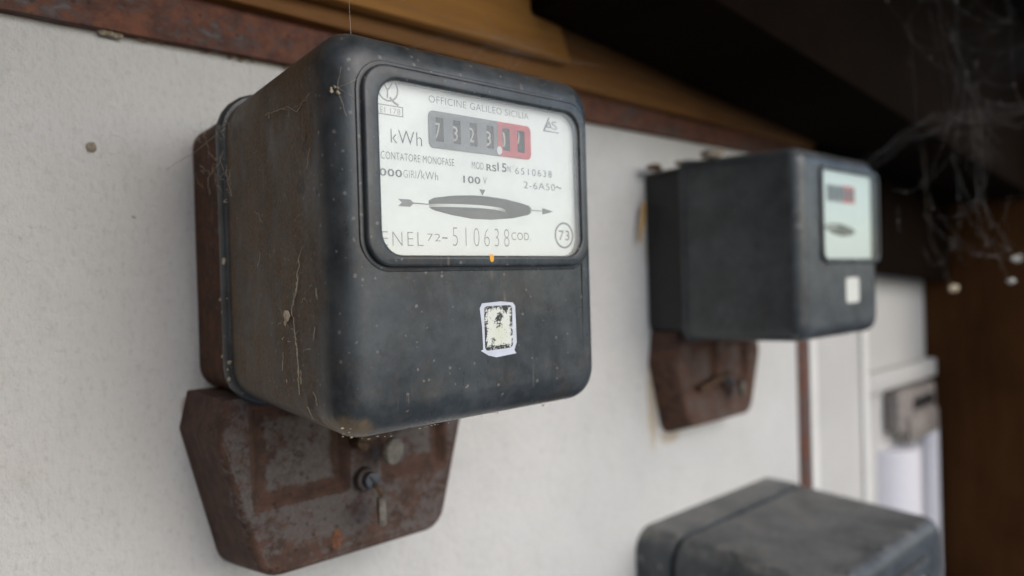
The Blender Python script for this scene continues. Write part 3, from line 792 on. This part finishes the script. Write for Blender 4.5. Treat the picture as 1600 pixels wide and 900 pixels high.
# dusty thread across the upper flank
b = bmesh.new()
th = wiggle([(XS, -.107, .0508), (XS, -.1275, .0500), (XS, -.136, .0465), (XS + .0005, -.146, .0508), (XS + .0015, -.1545, .0535), (XS + .0045, -.1605, .0500)], 7, .0012, 2)
tube(b, th, [.00013 + .00022 * abs(noise.noise(Vector((i * .7, 3, 1)))) for i in range(len(th))], 5)
tube(b, wiggle(th[5:30:6], 4, .0010, 5), .0001, 4)
for k in range(9): lump(b, Vector((XS + .003, -.1585, .0502)) + Vector((random.uniform(-.0015, .002), random.uniform(-.002, .002), random.uniform(-.0016, .0016))), random.uniform(.0003, .0008), 1, .6, seed=k)
for e in ((-.0610, -.1625, .0570), (-.0540, -.1640, .0455), (-.0600, -.1635, .0400), (-.0555, -.1636, .0535)):
    tube(b, wiggle([(XS + .004, -.160, .0502), e], 5, .0008, e[2] * 900), .00006, 4)
cw1 = build('cobweb', b, M_WEBD); tag(cw1, 'dusty grey thread of cobweb across the upper left flank of the nearest meter', 'cobweb', kind='stuff')
# vertical dirty thread with a dead leaf
b = bmesh.new()
th = wiggle([(XS, -.1345, -.006), (XS, -.131, -.018), (XS - .0004, -.1270, -.026), (XS, -.1285, -.036), (XS, -.130, -.044), (XS, -.1305, -.058)], 8, .0016, 11)
tube(b, th, [.00016 + .00035 * abs(noise.noise(Vector((i * .5, 8, 1)))) for i in range(len(th))], 5)
for k in range(10):
    y0 = random.uniform(-.150, -.115); z0 = random.uniform(-.063, -.030)
    tube(b, wiggle([(XS, y0, z0), (XS, y0 + random.uniform(-.005, .005), z0 + random.uniform(-.008, .008))], 6, .0012, k * 3.3), .00012, 4)
for (y_, z_, r_) in ((-.1310, -.0525, .0012), (-.1312, -.0500, .0009), (-.1465, -.0195, .0012), (-.1470, -.0215, .0009), (-.1180, -.0540, .0007), (-.1090, .050, .0007), (-.152, .036, .0006), (-.1275, -.0205, .0008), (-.1268, -.0235, .0007)):
    lump(b, (XS + .0006, y_, z_), r_, 1, .5, (.4, .7, 1.6), y_ * 999)
tag(build('cobweb', b, M_WEBD), 'hanging beige thread of web and dirt on the lower left flank of the nearest meter', 'cobweb', kind='stuff')
b = bmesh.new(); lump(b, (XS - .0006, -.1225, -.0285), .0022, 2, .55, (.35, 1.2, .9), 5); lump(b, (XS - .0004, -.1205, -.0315), .0011, 1, .5, (.4, .8, 1.2), 8)
tag(build('leaf_fragment', b, M_LEAF), 'small pale dry leaf fragment caught in the thread on the nearest meter', 'leaf')
# web bunched over the rear rim
b = bmesh.new()
for k in range(26):
    p = Vector((XS - .001, random.uniform(-.070, -.030), random.uniform(.020, .060))); q = p + Vector((random.uniform(-.001, .001), random.uniform(-.012, .012), random.uniform(-.012, .014)))
    tube(b, wiggle([p, p.lerp(q, .5) + Vector((-.001, .002, .001)), q], 5, .0022, k * 1.9), random.uniform(.00005, .00012), 4)
for k in range(12): lump(b, (XS - .0006, random.uniform(-.060, -.050), random.uniform(-.06, .05)), random.uniform(.0004, .0011), 1, .6, seed=k)
tube(b, wiggle([(XS, -.058, .054), (XS - .004, -.030, .048), (-.075, -.002, .043)], 6, .002, 4), .00014, 4)
for k in range(12):
    y0 = random.uniform(-.150, -.060); z0 = random.uniform(-.062, .050); l_ = random.uniform(.003, .012)
    tube(b, wiggle([(XS, y0, z0), (XS - .0003, y0 + random.uniform(-1, 1) * l_, z0 - l_ * random.uniform(-.3, 1))], 6, .0014, k * 2.7), random.uniform(.00003, .00008), 4)
tag(build('cobweb', b, M_WEBD), 'tangle of fine web over the rear rim at left of the nearest meter', 'cobweb', kind='stuff')
# dirt along the lower front edge of the nearest meter
b = bmesh.new()
for k in range(34):
    t = random.random() ** 1.6
    x = -.062 + t * .115; zf = -H1 / 2 - .0014 + (0.0025 if abs(x) > .055 else 0)
    lump(b, (x, -.1555 - random.random() * .004, zf + random.uniform(-.0002, .0010)), random.uniform(.00015, .00036), 1, .9, (1.7, 1, .6), k)
for k in range(10): lump(b, (-.0615 + random.uniform(-.001, .003), -.154 + random.uniform(-.004, .004), -.0690 + random.uniform(-.002, .004)), random.uniform(.0002, .00055), 1, .9, (1.6, 1, .6), k + 200)
dc = build('dirt_crumbs', b, M_DUST, m1); dc['kind'] = 'stuff'

# fine web above the nearest meter, strung between its top and the timber
b = bmesh.new()
V_ = lambda x, y, z: Vector((x, y, z))
top_pts = [V_(-.040, -.120, .0705), V_(.012, -.115, .0700), V_(.040, -.118, .0700), V_(.058, -.110, .0690)]
hub = V_(.075, -.100, .104); ends = [V_(.061, -.012, .139), V_(.10, -.030, .165), V_(.135, -.11, .106), V_(.106, -.10, .125), V_(.15, -.02, .150), V_(.030, -.03, .150), V_(.18, -.05, .150)]
links = []
for i in range(len(ends)):
    links.append((hub, ends[i]))
    if i: links.append((ends[i - 1].lerp(hub, random.uniform(.2, .7)), ends[i].lerp(hub, random.uniform(.2, .7))))
for t in top_pts: links.append((t, hub.lerp(random.choice(ends), random.uniform(0, .5))))
for k in range(46):
    a, c = random.choice(links); d_, e_ = random.choice(links)
    links.append((a.lerp(c, random.random()), d_.lerp(e_, random.random()))) if k < 40 else None
for k, (a, c) in enumerate(links): tube(b, wiggle([a, a.lerp(c, .5) - V_(0, 0, .001), c], 3, .0012, k * .7), random.uniform(.00002, .00004), 4)
tag(build('cobweb', b, M_WEBT), 'faint fine web strung from the top of the nearest meter to the timber', 'cobweb', kind='stuff')
# thread at the upper left corner of the meter
b = bmesh.new(); tube(b, wiggle([(-.0445, -.140, .0715), (-.034, -.120, .100), (-.03, -.05, .150)], 6, .0008, 3), .00005, 4)
tag(build('cobweb', b, M_WEB), 'single fine thread rising from the top left corner of the nearest meter', 'cobweb', kind='stuff')
# dusty blurred web in the dark at right
b = bmesh.new()
A = [V_(.440, -.132, .072), V_(.465, -.165, .098), V_(.52, -.20, .108), V_(.60, -.22, .118)]
bs = bmesh.new()
anch = [V_(random.uniform(.34, .60), random.uniform(-.24, -.15), random.choice((random.uniform(.20, .27), random.uniform(.0, .22)))) for k in range(44)]
mids = [V_(random.uniform(.37, .57), random.uniform(-.235, -.165), random.uniform(-.01, .20)) for k in range(40)]
for k in range(230):
    p = random.choice(mids); q = random.choice(anch if k % 3 else mids)
    if (p - q).length > .11 or p == q: continue
    path = [p.lerp(q, i / 12) - V_(0, 0, .7 * (i / 12) * (1 - i / 12) * (p - q).length) + .004 * noise.noise_vector(p.lerp(q, i / 12) * 22 + V_(k, 0, 0)) for i in range(13)]
    tube(b, path, [random.uniform(.000015, .00004) * (1 + 2.5 * max(0, noise.noise(V_(k * .7, i * .4, 0)))) for i in range(13)], 4)
    for j in range(1):
        f = random.random(); lump(bs, p.lerp(q, f) - V_(0, 0, .7 * f * (1 - f) * (p - q).length), random.uniform(.00012, .00055), 1, .6, seed=k + j)
for k in range(8): tube(b, wiggle([p + V_(0, random.uniform(-.015, .015), random.uniform(-.014, .014)) for p in A], 8, .005, k * 2.3), random.uniform(.000025, .00006), 4)
cwr = tag(build('cobweb', b, M_WEBT), 'hazy dust laden web hanging in the dark at upper right', 'cobweb', kind='stuff')
build('dust_specks', bs, M_WEB, cwr)['kind'] = 'stuff'
def fleck(p, r, m, lab):
    b = bmesh.new(); lump(b, p, r * .75, 2, 1.0, (1.5, 1, .7), p[0] * 77)
    for k in range(6): lump(b, Vector(p) + r * V_(random.uniform(-1.2, 1.2), random.uniform(-.6, .6), random.uniform(-.6, .7)), r * random.uniform(.2, .45), 1, .9, (1.5, 1, .7), k + p[0] * 9)
    tube(b, wiggle([p, Vector(p) + V_(.03, .03, .05), Vector(p) + V_(.05, .04, .17)], 5, .003, p[0] * 9), .00005, 4)
    tag(build('dust_fleck', b, m), lab, 'dust fleck', 'flecks caught in the web at right')
fleck((.594, -.150, -.0367), .0048, M_LEAF, 'beige fleck hanging in a web before the dark board')
fleck((.5384, -.210, -.0304), .0034, M_WEB, 'white fleck hanging near the right edge, lower of the two')
fleck((.5557, -.210, -.0112), .0044, M_WEB, 'larger white fleck at the right edge, upper of the two')
